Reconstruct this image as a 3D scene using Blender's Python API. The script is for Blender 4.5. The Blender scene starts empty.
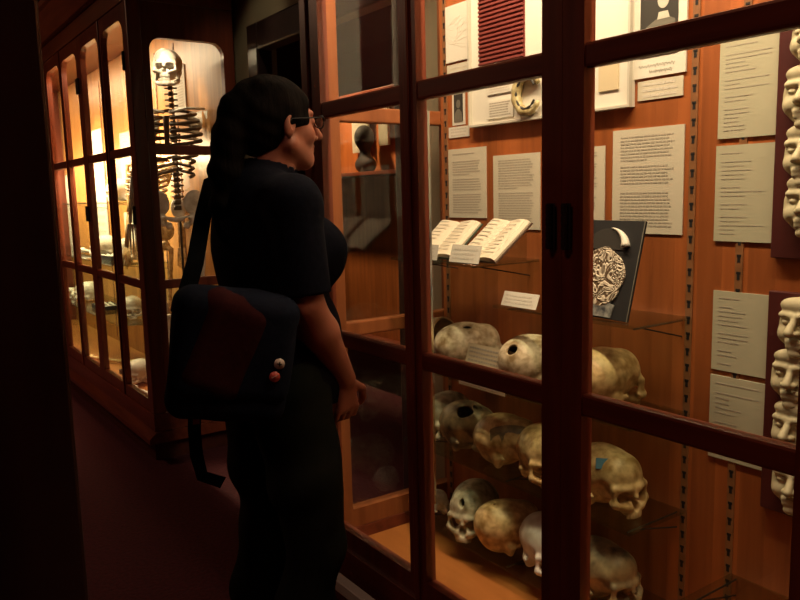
import bpy, bmesh, math, random
import numpy as np
from mathutils import Vector, Matrix, Euler
PI = math.pi
scene = bpy.context.scene
COL = scene.collection
random.seed(4)

# ------------------------------------------------------------------ materials
def new_mat(name):
    m = bpy.data.materials.new(name); m.use_nodes = True
    nt = m.node_tree; b = nt.nodes.get('Principled BSDF')
    return m, nt, b

def flat(name, col, rough=.5, metal=0., emit=None, es=1.):
    m, nt, b = new_mat(name)
    b.inputs['Base Color'].default_value = (*col, 1); b.inputs['Roughness'].default_value = rough
    b.inputs['Metallic'].default_value = metal
    if emit:
        b.inputs['Emission Color'].default_value = (*emit, 1); b.inputs['Emission Strength'].default_value = es
    return m

def noisy(name, c0, c1, scale=(8, 8, 8), nscale=1., rough=.5, bump=0., detail=6., lo=.3, hi=.7, spec=.5):
    m, nt, b = new_mat(name); N = nt.nodes; L = nt.links
    tc = N.new('ShaderNodeTexCoord'); mp = N.new('ShaderNodeMapping'); mp.inputs['Scale'].default_value = scale
    no = N.new('ShaderNodeTexNoise'); no.inputs['Scale'].default_value = nscale; no.inputs['Detail'].default_value = detail
    cr = N.new('ShaderNodeValToRGB'); cr.color_ramp.elements[0].position = lo; cr.color_ramp.elements[1].position = hi
    cr.color_ramp.elements[0].color = (*c0, 1); cr.color_ramp.elements[1].color = (*c1, 1)
    L.new(tc.outputs['Object'], mp.inputs[0]); L.new(mp.outputs[0], no.inputs[0]); L.new(no.outputs[0], cr.inputs[0])
    L.new(cr.outputs[0], b.inputs['Base Color']); b.inputs['Roughness'].default_value = rough
    b.inputs['Specular IOR Level'].default_value = spec
    if bump:
        bp = N.new('ShaderNodeBump'); bp.inputs['Strength'].default_value = bump; bp.inputs['Distance'].default_value = .01
        L.new(no.outputs[0], bp.inputs['Height']); L.new(bp.outputs[0], b.inputs['Normal'])
    return m

def glass_mat(name, tint=(1, 1, 1), ior=1.5, rough=0.0):
    m = bpy.data.materials.new(name); m.use_nodes = True; nt = m.node_tree; N = nt.nodes; L = nt.links
    N.clear(); out = N.new('ShaderNodeOutputMaterial'); mx = N.new('ShaderNodeMixShader')
    tr = N.new('ShaderNodeBsdfTransparent'); tr.inputs[0].default_value = (*tint, 1)
    gl = N.new('ShaderNodeBsdfGlossy'); gl.inputs['Roughness'].default_value = rough
    # Schlick reflectance from the true incidence angle, the same for both faces of a pane
    ge = N.new('ShaderNodeNewGeometry'); dt = N.new('ShaderNodeVectorMath'); dt.operation = 'DOT_PRODUCT'
    L.new(ge.outputs['Normal'], dt.inputs[0]); L.new(ge.outputs['Incoming'], dt.inputs[1])
    def mth(op, a, b=None, v=None):
        n = N.new('ShaderNodeMath'); n.operation = op; L.new(a, n.inputs[0]) if v is None or b is None else None
        if v is not None: n.inputs[1].default_value = v
        return n.outputs[0]
    ab = mth('ABSOLUTE', dt.outputs['Value'])
    sb = N.new('ShaderNodeMath'); sb.operation = 'SUBTRACT'; sb.inputs[0].default_value = 1; L.new(ab, sb.inputs[1]); sb.use_clamp = True
    pw = mth('POWER', sb.outputs[0], v=5.0); r0 = ((ior - 1) / (ior + 1)) ** 2
    ml = mth('MULTIPLY', pw, v=1 - r0); ad = mth('ADD', ml, v=r0)
    L.new(ad, mx.inputs[0]); L.new(tr.outputs[0], mx.inputs[1]); L.new(gl.outputs[0], mx.inputs[2])
    L.new(mx.outputs[0], out.inputs[0])
    return m

M = {}
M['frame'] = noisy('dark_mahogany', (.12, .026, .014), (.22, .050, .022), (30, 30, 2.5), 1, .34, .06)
M['frame_h'] = noisy('dark_mahogany_rail', (.12, .026, .014), (.22, .050, .022), (2.5, 30, 30), 1, .34, .06)
M['cornice'] = noisy('cornice_mahogany', (.16, .04, .02), (.26, .075, .035), (3, 30, 30), 1, .4, .05)
M['plinth'] = noisy('plinth_wood', (.05, .010, .007), (.09, .02, .010), (2, 30, 30), 1, .5, .05)
M['floorwood'] = noisy('cabinet_floor_boards', (.40, .135, .030), (.54, .20, .05), (1.5, 14, 10), 1.2, .4, .05)
M['metal'] = flat('black_iron', (.035, .026, .024), .5, .3)
M['chrome'] = flat('bright_steel', (.8, .85, .9), .15, 1.)
M['brass'] = flat('worn_brass', (.42, .33, .20), .4, .9)
M['slot'] = flat('slot_black', (.01, .006, .005), .7)
M['glass'] = glass_mat('cabinet_glass')
M['shelfglass'] = glass_mat('shelf_glass', (.84, .90, .87), 1.5)
M['white'] = flat('white_card', (.74, .71, .62), .6)
M['paper'] = flat('cream_paper', (.60, .55, .43), .7)
M['paper_grey'] = flat('olive_grey_paper', (.46, .44, .31), .7)
M['beige'] = flat('beige_card', (.62, .52, .34), .7)
M['ink'] = flat('grey_ink', (.20, .18, .14), .8)
M['ink_soft'] = flat('soft_ink', (.40, .36, .29), .8)
M['ink_faint'] = flat('faint_ink', (.62, .58, .50), .8)
M['black'] = flat('matt_black', (.010, .009, .010), .8)
M['maroon'] = flat('maroon_card', (.20, .035, .028), .6)
M['board'] = noisy('mask_board', (.06, .010, .010), (.09, .018, .014), (20, 20, 3), 1, .45)
M['photo_dark'] = flat('photo_dark', (.035, .032, .028), .5)
M['photo_mid'] = flat('photo_mid', (.16, .15, .12), .5)
M['photo_light'] = flat('photo_light', (.55, .52, .44), .5)
M['skin'] = noisy('skin', (.40, .14, .085), (.46, .165, .10), (20, 20, 20), 1, .5)
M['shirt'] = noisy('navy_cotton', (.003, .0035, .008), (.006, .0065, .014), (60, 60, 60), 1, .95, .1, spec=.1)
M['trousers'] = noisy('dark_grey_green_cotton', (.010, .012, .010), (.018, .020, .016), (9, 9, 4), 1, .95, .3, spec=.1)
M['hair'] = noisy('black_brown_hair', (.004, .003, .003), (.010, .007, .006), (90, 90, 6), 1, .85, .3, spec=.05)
M['bag_navy'] = noisy('navy_canvas', (.006, .008, .018), (.010, .013, .026), (80, 80, 80), 1, .9, .1, spec=.1)
M['bag_maroon'] = noisy('maroon_canvas', (.035, .007, .008), (.05, .010, .010), (80, 80, 80), 1, .9, .1, spec=.1)
M['webbing'] = noisy('black_webbing', (.004, .004, .005), (.007, .007, .008), (60, 60, 60), 1, 1., .1, spec=.05)
M['shoe'] = flat('black_leather', (.012, .011, .011), .4)
M['plaster_y'] = noisy('cream_plaster', (.42, .37, .22), (.56, .51, .34), (30, 30, 30), 1, .6, .05)
M['ring'] = noisy('tan_bone_ring', (.30, .22, .08), (.62, .54, .30), (60, 60, 60), 1, .5, .2)

def bone(name, a, b, s=38, lo=.35, hi=.62):
    return noisy(name, a, b, (s, s, s), 1, .5, .12, 8, lo, hi)
M['bone_cream'] = bone('cream_bone', (.30, .20, .09), (.74, .62, .42))
M['bone_yellow'] = bone('yellow_bone', (.34, .20, .06), (.72, .52, .24))
M['bone_grey'] = bone('grey_green_bone', (.24, .20, .11), (.66, .60, .42))
M['bone_dark'] = bone('brown_mottled_bone', (.09, .06, .035), (.52, .38, .20), 18)
M['bone_white'] = bone('white_bone', (.55, .50, .40), (.85, .82, .74), 20)
M['bone_brown'] = bone('dark_brown_bone', (.06, .035, .02), (.20, .13, .07), 24)

def panel_mat(name, c0, c1, board=.062):
    """bead-board: grain stretched along Z, a thin groove every board"""
    m, nt, b = new_mat(name); N = nt.nodes; L = nt.links
    tc = N.new('ShaderNodeTexCoord'); mp = N.new('ShaderNodeMapping'); mp.inputs['Scale'].default_value = (34, 34, 2.2)
    no = N.new('ShaderNodeTexNoise'); no.inputs['Scale'].default_value = 1.; no.inputs['Detail'].default_value = 7
    cr = N.new('ShaderNodeValToRGB'); cr.color_ramp.elements[0].position = .3; cr.color_ramp.elements[1].position = .7
    cr.color_ramp.elements[0].color = (*c0, 1); cr.color_ramp.elements[1].color = (*c1, 1)
    L.new(tc.outputs['Object'], mp.inputs[0]); L.new(mp.outputs[0], no.inputs[0]); L.new(no.outputs[0], cr.inputs[0])
    sx = N.new('ShaderNodeSeparateXYZ'); L.new(tc.outputs['Object'], sx.inputs[0])
    dv = N.new('ShaderNodeMath'); dv.operation = 'DIVIDE'; dv.inputs[1].default_value = board; L.new(sx.outputs[0], dv.inputs[0])
    fr = N.new('ShaderNodeMath'); fr.operation = 'FRACT'; L.new(dv.outputs[0], fr.inputs[0])
    fl = N.new('ShaderNodeMath'); fl.operation = 'FLOOR'; L.new(dv.outputs[0], fl.inputs[0])
    wn = N.new('ShaderNodeTexWhiteNoise'); wn.noise_dimensions = '1D'; L.new(fl.outputs[0], wn.inputs['W'])
    mr = N.new('ShaderNodeMapRange'); mr.inputs['To Min'].default_value = .82; mr.inputs['To Max'].default_value = 1.12
    L.new(wn.outputs[0], mr.inputs[0])
    mu = N.new('ShaderNodeMix'); mu.data_type = 'RGBA'; mu.blend_type = 'MULTIPLY'; mu.inputs[0].default_value = 1
    L.new(cr.outputs[0], mu.inputs[6]); L.new(mr.outputs[0], mu.inputs[7]); L.new(mu.outputs[2], b.inputs['Base Color'])
    gp = N.new('ShaderNodeMath'); gp.operation = 'COMPARE'; gp.inputs[1].default_value = .5; gp.inputs[2].default_value = .46
    L.new(fr.outputs[0], gp.inputs[0])
    bp = N.new('ShaderNodeBump'); bp.inputs['Strength'].default_value = .6; bp.inputs['Distance'].default_value = .004
    L.new(gp.outputs[0], bp.inputs['Height']); L.new(bp.outputs[0], b.inputs['Normal'])
    b.inputs['Roughness'].default_value = .42
    return m
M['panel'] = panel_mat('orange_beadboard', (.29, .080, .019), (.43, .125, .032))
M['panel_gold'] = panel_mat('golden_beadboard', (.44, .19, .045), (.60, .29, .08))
M['carpet'] = noisy('dark_red_carpet', (.050, .004, .009), (.085, .007, .014), (70, 70, 70), 1, 1., .5, 4)
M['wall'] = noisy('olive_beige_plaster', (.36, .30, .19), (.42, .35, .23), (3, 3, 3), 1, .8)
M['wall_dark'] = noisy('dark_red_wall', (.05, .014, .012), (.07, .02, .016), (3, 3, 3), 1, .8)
M['doorwood'] = noisy('black_brown_door', (.020, .010, .010), (.035, .016, .014), (20, 20, 2), 1, .4, .05)
M['ceiling'] = noisy('dim_ceiling', (.12, .10, .09), (.15, .13, .11), (2, 2, 2), 1, .9)
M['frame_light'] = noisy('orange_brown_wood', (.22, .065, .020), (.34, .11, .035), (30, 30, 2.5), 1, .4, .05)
M['brain'] = None
def brain_mat():
    m, nt, b = new_mat('folded_brain_print'); N = nt.nodes; L = nt.links
    tc = N.new('ShaderNodeTexCoord'); n1 = N.new('ShaderNodeTexNoise'); n1.inputs['Scale'].default_value = 26
    n1.inputs['Detail'].default_value = 1.5; n1.inputs['Distortion'].default_value = 1.6
    L.new(tc.outputs['Object'], n1.inputs[0])
    m1 = N.new('ShaderNodeMath'); m1.operation = 'MULTIPLY'; m1.inputs[1].default_value = 42; L.new(n1.outputs[0], m1.inputs[0])
    s = N.new('ShaderNodeMath'); s.operation = 'SINE'; L.new(m1.outputs[0], s.inputs[0])
    cr = N.new('ShaderNodeValToRGB'); e = cr.color_ramp.elements
    e[0].position = .25; e[0].color = (.14, .09, .05, 1); e[1].position = .55; e[1].color = (.72, .62, .48, 1)
    mr = N.new('ShaderNodeMapRange'); mr.inputs['From Min'].default_value = -1; L.new(s.outputs[0], mr.inputs[0])
    L.new(mr.outputs[0], cr.inputs[0]); L.new(cr.outputs[0], b.inputs['Base Color'])
    bp = N.new('ShaderNodeBump'); bp.inputs['Strength'].default_value = .7; bp.inputs['Distance'].default_value = .004
    L.new(mr.outputs[0], bp.inputs['Height']); L.new(bp.outputs[0], b.inputs['Normal'])
    b.inputs['Roughness'].default_value = .5
    return m
M['brain'] = brain_mat()

# ------------------------------------------------------------------ object helpers
def link(name, me, mat, parent=None, smooth=False, loc=None, rot=None):
    o = bpy.data.objects.new(name, me); COL.objects.link(o)
    if mat is not None: me.materials.append(mat)
    if parent is not None: o.parent = parent
    if loc is not None: o.location = loc
    if rot is not None: o.rotation_euler = rot
    if smooth:
        me.polygons.foreach_set('use_smooth', [True] * len(me.polygons))
    return o

def tag(o, label=None, cat=None, group=None, kind=None):
    if label: o['label'] = label
    if cat: o['category'] = cat
    if group: o['group'] = group
    if kind: o['kind'] = kind
    return o

def thing(name, label, cat, loc=(0, 0, 0), rot=(0, 0, 0), group=None):
    o = bpy.data.objects.new(name, None); COL.objects.link(o)
    o.empty_display_size = .05; o.location = loc; o.rotation_euler = rot
    return tag(o, label, cat, group)

class MB:
    """collects shapes into one mesh"""
    def __init__(s): s.v = []; s.f = []
    def add(s, v, f):
        n = len(s.v); s.v += [tuple(p) for p in v]; s.f += [tuple(i + n for i in q) for q in f]; return s
    def box(s, x0, x1, y0, y1, z0, z1, b=0.0):
        if b <= 0:
            v = [(x, y, z) for x in (x0, x1) for y in (y0, y1) for z in (z0, z1)]
            f = [(0, 1, 3, 2), (4, 6, 7, 5), (0, 4, 5, 1), (2, 3, 7, 6), (0, 2, 6, 4), (1, 5, 7, 3)]
            return s.add(v, f)
        bm = bmesh.new(); bmesh.ops.create_cube(bm, size=1)
        for p in bm.verts:
            p.co = Vector(((x0 + x1) / 2 + p.co.x * (x1 - x0), (y0 + y1) / 2 + p.co.y * (y1 - y0), (z0 + z1) / 2 + p.co.z * (z1 - z0)))
        bmesh.ops.bevel(bm, geom=bm.edges[:], offset=b, segments=2, affect='EDGES', profile=.5)
        bm.verts.index_update()
        v = [p.co[:] for p in bm.verts]; f = [[q.index for q in fc.verts] for fc in bm.faces]; bm.free()
        return s.add(v, f)
    def prism(s, pts, axis, a, b):
        """extrude a closed outline of (u, w) pairs along axis 0/1/2 from a to b"""
        n = len(pts)
        def P(u, w, t): return {0: (t, u, w), 1: (u, t, w), 2: (u, w, t)}[axis]
        v = [P(u, w, a) for u, w in pts] + [P(u, w, b) for u, w in pts]
        f = [tuple(range(n))[::-1], tuple(range(n, 2 * n))] + [(i, (i + 1) % n, n + (i + 1) % n, n + i) for i in range(n)]
        return s.add(v, f)
    def tube(s, pts, r, n=8):
        pts = [Vector(p) for p in pts]; rs = r if isinstance(r, (list, tuple)) else [r] * len(pts)
        rings = []; up = None
        for i, p in enumerate(pts):
            t = (pts[min(i + 1, len(pts) - 1)] - pts[max(i - 1, 0)]).normalized()
            if up is None: up = Vector((0, 0, 1)) if abs(t.z) < .9 else Vector((1, 0, 0))
            a = t.cross(up).normalized(); bb = a.cross(t).normalized(); up = bb
            rings.append([p + (a * math.cos(2 * PI * k / n) + bb * math.sin(2 * PI * k / n)) * rs[i] for k in range(n)])
        v = [q for rg in rings for q in rg]; f = []
        for i in range(len(pts) - 1):
            for k in range(n):
                f.append((i * n + k, i * n + (k + 1) % n, (i + 1) * n + (k + 1) % n, (i + 1) * n + k))
        f.append(tuple(range(n))[::-1]); f.append(tuple((len(pts) - 1) * n + k for k in range(n)))
        return s.add(v, f)
    def disc(s, c, r, axis=1, t=.004, n=20, rz=None):
        rz = rz or r
        return s.prism([(c[0] + r * math.cos(2 * PI * k / n), c[2] + rz * math.sin(2 * PI * k / n)) for k in range(n)], 1, c[1] - t / 2, c[1] + t / 2)
    def build(s, name, mat, parent=None, smooth=False, loc=None, rot=None):
        me = bpy.data.meshes.new(name); me.from_pydata(s.v, [], s.f)
        bm = bmesh.new(); bm.from_mesh(me); bmesh.ops.recalc_face_normals(bm, faces=bm.faces[:]); bm.to_mesh(me); bm.free()
        return link(name, me, mat, parent, smooth, loc, rot)

# ------------------------------------------------------------------ distance-field modelling
class SDF:
    def __init__(s, lo, hi, h):
        s.lo = np.array(lo, float); s.h = h
        s.n = np.ceil((np.array(hi) - s.lo) / h).astype(int) + 1
        s.F = np.full(s.n, 9., dtype=np.float32)
    def _grid(s, lo, hi):
        a = np.clip(np.floor((np.array(lo) - s.lo) / s.h).astype(int), 0, s.n - 1)
        b = np.clip(np.ceil((np.array(hi) - s.lo) / s.h).astype(int) + 1, 1, s.n)
        b = np.maximum(b, a + 1)
        ax = [s.lo[i] + np.arange(a[i], b[i]) * s.h for i in range(3)]
        P = np.stack(np.meshgrid(*ax, indexing='ij'), -1).astype(np.float32)
        return tuple(slice(a[i], b[i]) for i in range(3)), P
    def _comb(s, sl, d, k, op):
        F = s.F[sl]
        if op == 'add':
            if k > 0:
                h = np.clip(.5 + .5 * (F - d) / k, 0, 1); s.F[sl] = F * (1 - h) + d * h - k * h * (1 - h)
            else: s.F[sl] = np.minimum(F, d)
        elif op == 'sub':
            if k > 0:
                h = np.clip(.5 - .5 * (F + d) / k, 0, 1); s.F[sl] = F * (1 - h) - d * h + k * h * (1 - h)
            else: s.F[sl] = np.maximum(F, -d)
        elif op == 'and': s.F[sl] = np.maximum(F, d)
    def ell(s, c, r, k=.01, op='add', rot=None):
        c = np.array(c, float); r = np.array(r, float); R = max(r) + k + 3 * s.h
        sl, P = s._grid(c - R, c + R); q = P - c
        if rot is not None: q = q @ np.array(Euler(rot).to_matrix(), dtype=np.float32)
        k0 = np.linalg.norm(q / r, axis=-1); k1 = np.linalg.norm(q / (r * r), axis=-1) + 1e-9
        s._comb(sl, (k0 * (k0 - 1) / k1).astype(np.float32), k, op); return s
    def cone(s, a, b, ra, rb, k=.01, op='add'):
        a = np.array(a, float); b = np.array(b, float); R = max(ra, rb) + k + 3 * s.h
        sl, P = s._grid(np.minimum(a, b) - R, np.maximum(a, b) + R)
        ab = b - a; t = np.clip(((P - a) @ ab) / max(ab @ ab, 1e-9), 0, 1)
        d = np.linalg.norm(P - a - t[..., None] * ab, axis=-1) - (ra + (rb - ra) * t)
        s._comb(sl, d.astype(np.float32), k, op); return s
    def chain(s, pts, rs, k=.01, op='add'):
        for i in range(len(pts) - 1): s.cone(pts[i], pts[i + 1], rs[i], rs[i + 1], k, op)
        return s
    def box(s, c, hs, k=0., op='add', r=.0, rot=None):
        c = np.array(c, float); hs = np.array(hs, float); R = np.linalg.norm(hs) + k + 3 * s.h
        sl, P = s._grid(c - R, c + R); q = P - c
        if rot is not None: q = q @ np.array(Euler(rot).to_matrix(), dtype=np.float32)
        q = np.abs(q) - (hs - r)
        d = np.linalg.norm(np.maximum(q, 0), axis=-1) + np.minimum(q.max(-1), 0) - r
        s._comb(sl, d.astype(np.float32), k, op); return s
    def noise(s, amp, freq, seed=0):
        rg = np.random.RandomState(seed); sl, P = s._grid(s.lo, s.lo + s.n * s.h)
        acc = 0
        for i in range(5):
            w = rg.normal(size=3) * freq; acc = acc + np.sin(P @ w + rg.uniform(0, 6.28))
        s.F += (amp * acc / 2.5).astype(np.float32); return s
    def mesh(s, name, mat, parent=None, loc=None, rot=None):
        F = s.F; F = np.pad(F, 1, constant_values=9.); ins = F < 0
        n = np.array(F.shape) - 1
        cor = [(i, j, k) for i in (0, 1) for j in (0, 1) for k in (0, 1)]
        cnt = sum(ins[i:i + n[0], j:j + n[1], k:k + n[2]].astype(np.int8) for i, j, k in cor)
        cells = np.argwhere((cnt > 0) & (cnt < 8))
        idx = np.full(tuple(n), -1, dtype=np.int64); idx[tuple(cells.T)] = np.arange(len(cells))
        V = {c: F[cells[:, 0] + c[0], cells[:, 1] + c[1], cells[:, 2] + c[2]] for c in cor}
        acc = np.zeros((len(cells), 3)); num = np.zeros(len(cells))
        for c in cor:
            for ax in range(3):
                if c[ax] == 0:
                    e = list(c); e[ax] = 1; e = tuple(e); a = V[c]; b = V[e]; m = (a < 0) != (b < 0)
                    t = np.where(m, a / np.where(m, a - b, 1), 0)
                    p = np.tile(np.array(c, float), (len(cells), 1)); p[:, ax] += t
                    acc[m] += p[m]; num[m] += 1
        verts = (cells + acc / num[:, None] - 1) * s.h + s.lo
        quads = []
        for ax in range(3):
            a = [slice(0, d) for d in F.shape]; b = list(a)
            a[ax] = slice(0, -1); b[ax] = slice(1, None)
            ch = ins[tuple(a)] != ins[tuple(b)]; e = np.argwhere(ch)
            u, w = [(1, 2), (2, 0), (0, 1)][ax]
            e = e[(e[:, u] > 0) & (e[:, w] > 0) & (e[:, u] < F.shape[u] - 1) & (e[:, w] < F.shape[w] - 1)]
            def g(du, dw):
                q = e.copy(); q[:, u] += du; q[:, w] += dw; return idx[tuple(q.T)]
            q = np.stack([g(-1, -1), g(0, -1), g(0, 0), g(-1, 0)], 1)
            fl = ~ins[tuple(e.T)]; q[fl] = q[fl][:, ::-1]; quads.append(q)
        quads = np.concatenate(quads); quads = quads[(quads >= 0).all(1)]
        me = bpy.data.meshes.new(name)
        me.vertices.add(len(verts)); me.vertices.foreach_set('co', verts.astype(np.float32).ravel())
        me.loops.add(len(quads) * 4); me.loops.foreach_set('vertex_index', quads.astype(np.int32).ravel())
        me.polygons.add(len(quads)); me.polygons.foreach_set('loop_start', np.arange(0, len(quads) * 4, 4, dtype=np.int32))
        me.polygons.foreach_set('loop_total', np.full(len(quads), 4, dtype=np.int32))
        me.update(calc_edges=True); me.validate()
        return link(name, me, mat, parent, True, loc, rot)
# ================================================================== THE ROOM
def struct(name, mb, mat): return tag(mb.build(name, mat), kind='structure')
struct('floor', MB().box(-8.6, 3.2, -2.6, 3.45, -.05, 0), M['carpet'])
struct('ceiling', MB().box(-8.6, 3.2, -2.6, 3.45, 2.95, 3.0), M['ceiling'])
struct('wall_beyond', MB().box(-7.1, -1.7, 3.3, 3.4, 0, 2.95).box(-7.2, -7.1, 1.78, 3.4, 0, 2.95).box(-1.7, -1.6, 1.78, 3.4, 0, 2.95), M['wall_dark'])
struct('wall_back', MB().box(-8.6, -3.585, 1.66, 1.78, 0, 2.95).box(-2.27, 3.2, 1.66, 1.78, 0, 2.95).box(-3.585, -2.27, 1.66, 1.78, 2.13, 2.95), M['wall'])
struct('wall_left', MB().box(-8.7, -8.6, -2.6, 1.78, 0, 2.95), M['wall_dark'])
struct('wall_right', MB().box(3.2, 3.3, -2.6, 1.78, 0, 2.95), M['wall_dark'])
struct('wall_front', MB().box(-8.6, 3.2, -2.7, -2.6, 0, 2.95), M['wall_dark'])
struct('wall_near', MB().box(-1.75, -1.292, -.35, .25, 0, 2.95, .006), M['doorwood'])
# the black-brown frame of the open doorway in the gap between the cabinets
fr = MB()
fr.box(-3.583, -3.47, 1.62, 1.70, 0, 2.128, .008).box(-2.34, -2.272, 1.62, 1.70, 0, 2.128, .008).box(-3.47, -2.34, 1.62, 1.70, 2.0, 2.128, .008)
struct('trim_1', fr, M['doorwood'])
# ================================================================== CABINETS
FY = 1.12            # plane of the glass
ZS, ZR1, ZR2, ZT = .255, .888, 1.543, 2.16     # sill, lower rail, upper rail, top of panes
HR = .0225

def rounded_frame(mb, x0, x1, z0, z1, X0, X1, Z0, Z1, y0, y1, rad, axis=1, n=7):
    """flat frame with an opening whose two top corners are rounded; axis=1 in XZ, axis=0 in YZ"""
    inner = [(x0, z0), (x1, z0)]
    for k in range(n + 1):
        a = PI / 2 * k / n; inner.append((x1 - rad + rad * math.cos(a), z1 - rad + rad * math.sin(a)))
    for k in range(n + 1):
        a = PI / 2 + PI / 2 * k / n; inner.append((x0 + rad + rad * math.cos(a), z1 - rad + rad * math.sin(a)))
    outer = [(X0, Z0), (X1, Z0)] + [(X1, Z1)] * (n + 1) + [(X0, Z1)] * (n + 1)
    N = len(inner)
    def P(u, w, t): return (u, t, w) if axis == 1 else (t, u, w)
    v = [P(u, w, y0) for u, w in inner] + [P(u, w, y0) for u, w in outer] + [P(u, w, y1) for u, w in inner] + [P(u, w, y1) for u, w in outer]
    f = []
    for i in range(N):
        j = (i + 1) % N
        f += [(i, j, N + j, N + i), (2 * N + i, 3 * N + i, 3 * N + j, 2 * N + j), (i, 2 * N + i, 2 * N + j, j), (N + i, N + j, 3 * N + j, 3 * N + i)]
    mb.add(v, f)

def door_leaf(cab, x0, x1, xm, st=.053, hm=.035):
    """one door: two columns of three panes; top panes round-cornered"""
    mb = MB(); e = .0005; a, b = FY - .018, FY + .012
    rounded_frame(mb, x0 + st, xm - hm, ZS + .05, ZT, x0 + e, xm, ZS - .01, ZT + .07, a, b, .07)
    rounded_frame(mb, xm + hm, x1 - st, ZS + .05, ZT, xm, x1 - e, ZS - .01, ZT + .07, a, b, .07)
    mb.box(xm - .010, xm + .010, FY - .025, FY - .0175, ZS - .01, ZT + .07, .003)
    d = mb.build('door', M['frame'], cab)
    for z in (ZR1, ZR2):
        for p, q in ((x0 + st - .004, xm - hm + .004), (xm + hm - .004, x1 - st + .004)):
            MB().box(p, q, FY - .016, FY + .010, z - HR, z + HR, .006).build('rail', M['frame_h'], d)
    for p, q in ((x0 + st - .003, xm - hm + .003), (xm + hm - .003, x1 - st + .003)):
        for z0, z1 in ((ZS + .047, ZR1 - HR + .003), (ZR1 + HR - .003, ZR2 - HR + .003), (ZR2 + HR - .003, ZT + .003)):
            MB().box(p, q, FY - .002, FY + .002, z0, z1).build('glass_pane', M['glass'], d)
    return d

def hinge(parent, x, z, h=.088):
    m = MB().tube([(x, FY - .032, z - h / 2), (x, FY - .032, z + h / 2)], .0055, 10)
    for k in range(4):
        zz = z - h / 2 + h * (k + .5) / 4
        m.tube([(x, FY - .032, zz - .009), (x, FY - .032, zz + .009)], .0068, 10)
    m.box(x - .010, x + .010, FY - .027, FY - .0251, z - h / 2, z + h / 2, .0005)
    m.build('hinge', M['metal'], parent)

def end_frame(cab, X, y0, y1, side, fm='frame', my=.055):
    """glazed end; side=+1 faces +X"""
    mb = MB(); a, b = X - .02, X + .02
    rounded_frame(mb, y0 + .034, y1 - my, ZS + .05, 2.07, y0, y1, ZS - .01, ZT + .07, a, b, .06, 0)
    d = mb.build('end_frame', M[fm], cab)
    for z in (ZR1, ZR2):
        MB().box(X - .018, X + .018, y0 + .030, y1 - my + .004, z - HR, z + HR, .005).build('rail', M[fm], d)
    for z0, z1 in ((ZS + .047, ZR1 - HR + .003), (ZR1 + HR - .003, ZR2 - HR + .003), (ZR2 + HR - .003, 2.073)):
        MB().box(X - .002, X + .002, y0 + .031, y1 - my + .003, z0, z1).build('glass_pane', M['glass'], d)
    return d

def standard(cab, x, y, z0=.24, z1=2.2):
    """slotted shelf standard let into the back panel"""
    s = MB().box(x - .009, x + .009, y - .003, y + .001, z0, z1); z = z0 + .03
    while z < z1 - .02:
        s.box(x - .0035, x + .0035, y - .0036, y - .0028, z - .011, z + .003).box(x - .0052, x + .0052, y - .0036, y - .0028, z + .001, z + .007)
        z += .038
    o = s.build('shelf_standard', M['brass_dull'], cab); o.data.materials.append(M['slot'])
    for p in o.data.polygons[6:]: p.material_index = 1
M['brass_dull'] = noisy('painted_standard', (.20, .085, .03), (.28, .12, .045), (30, 30, 30), 1, .5)

def glass_shelf(cab, x0, x1, z, yf, yb, brackets, mat='shelfglass'):
    o = MB().box(x0, x1, yf, yb, z - .008, z, .0015).build('glass_shelf', M[mat], cab)
    for x in brackets:
        m = MB().tube([(x, yb, z - .011), (x, yf + .02, z - .011)], .0022, 6).tube([(x, yb, z - .05), (x, yf + .05, z - .012)], .002, 6)
        m.build('shelf_bracket', M['metal'], o)
    return o

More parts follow.
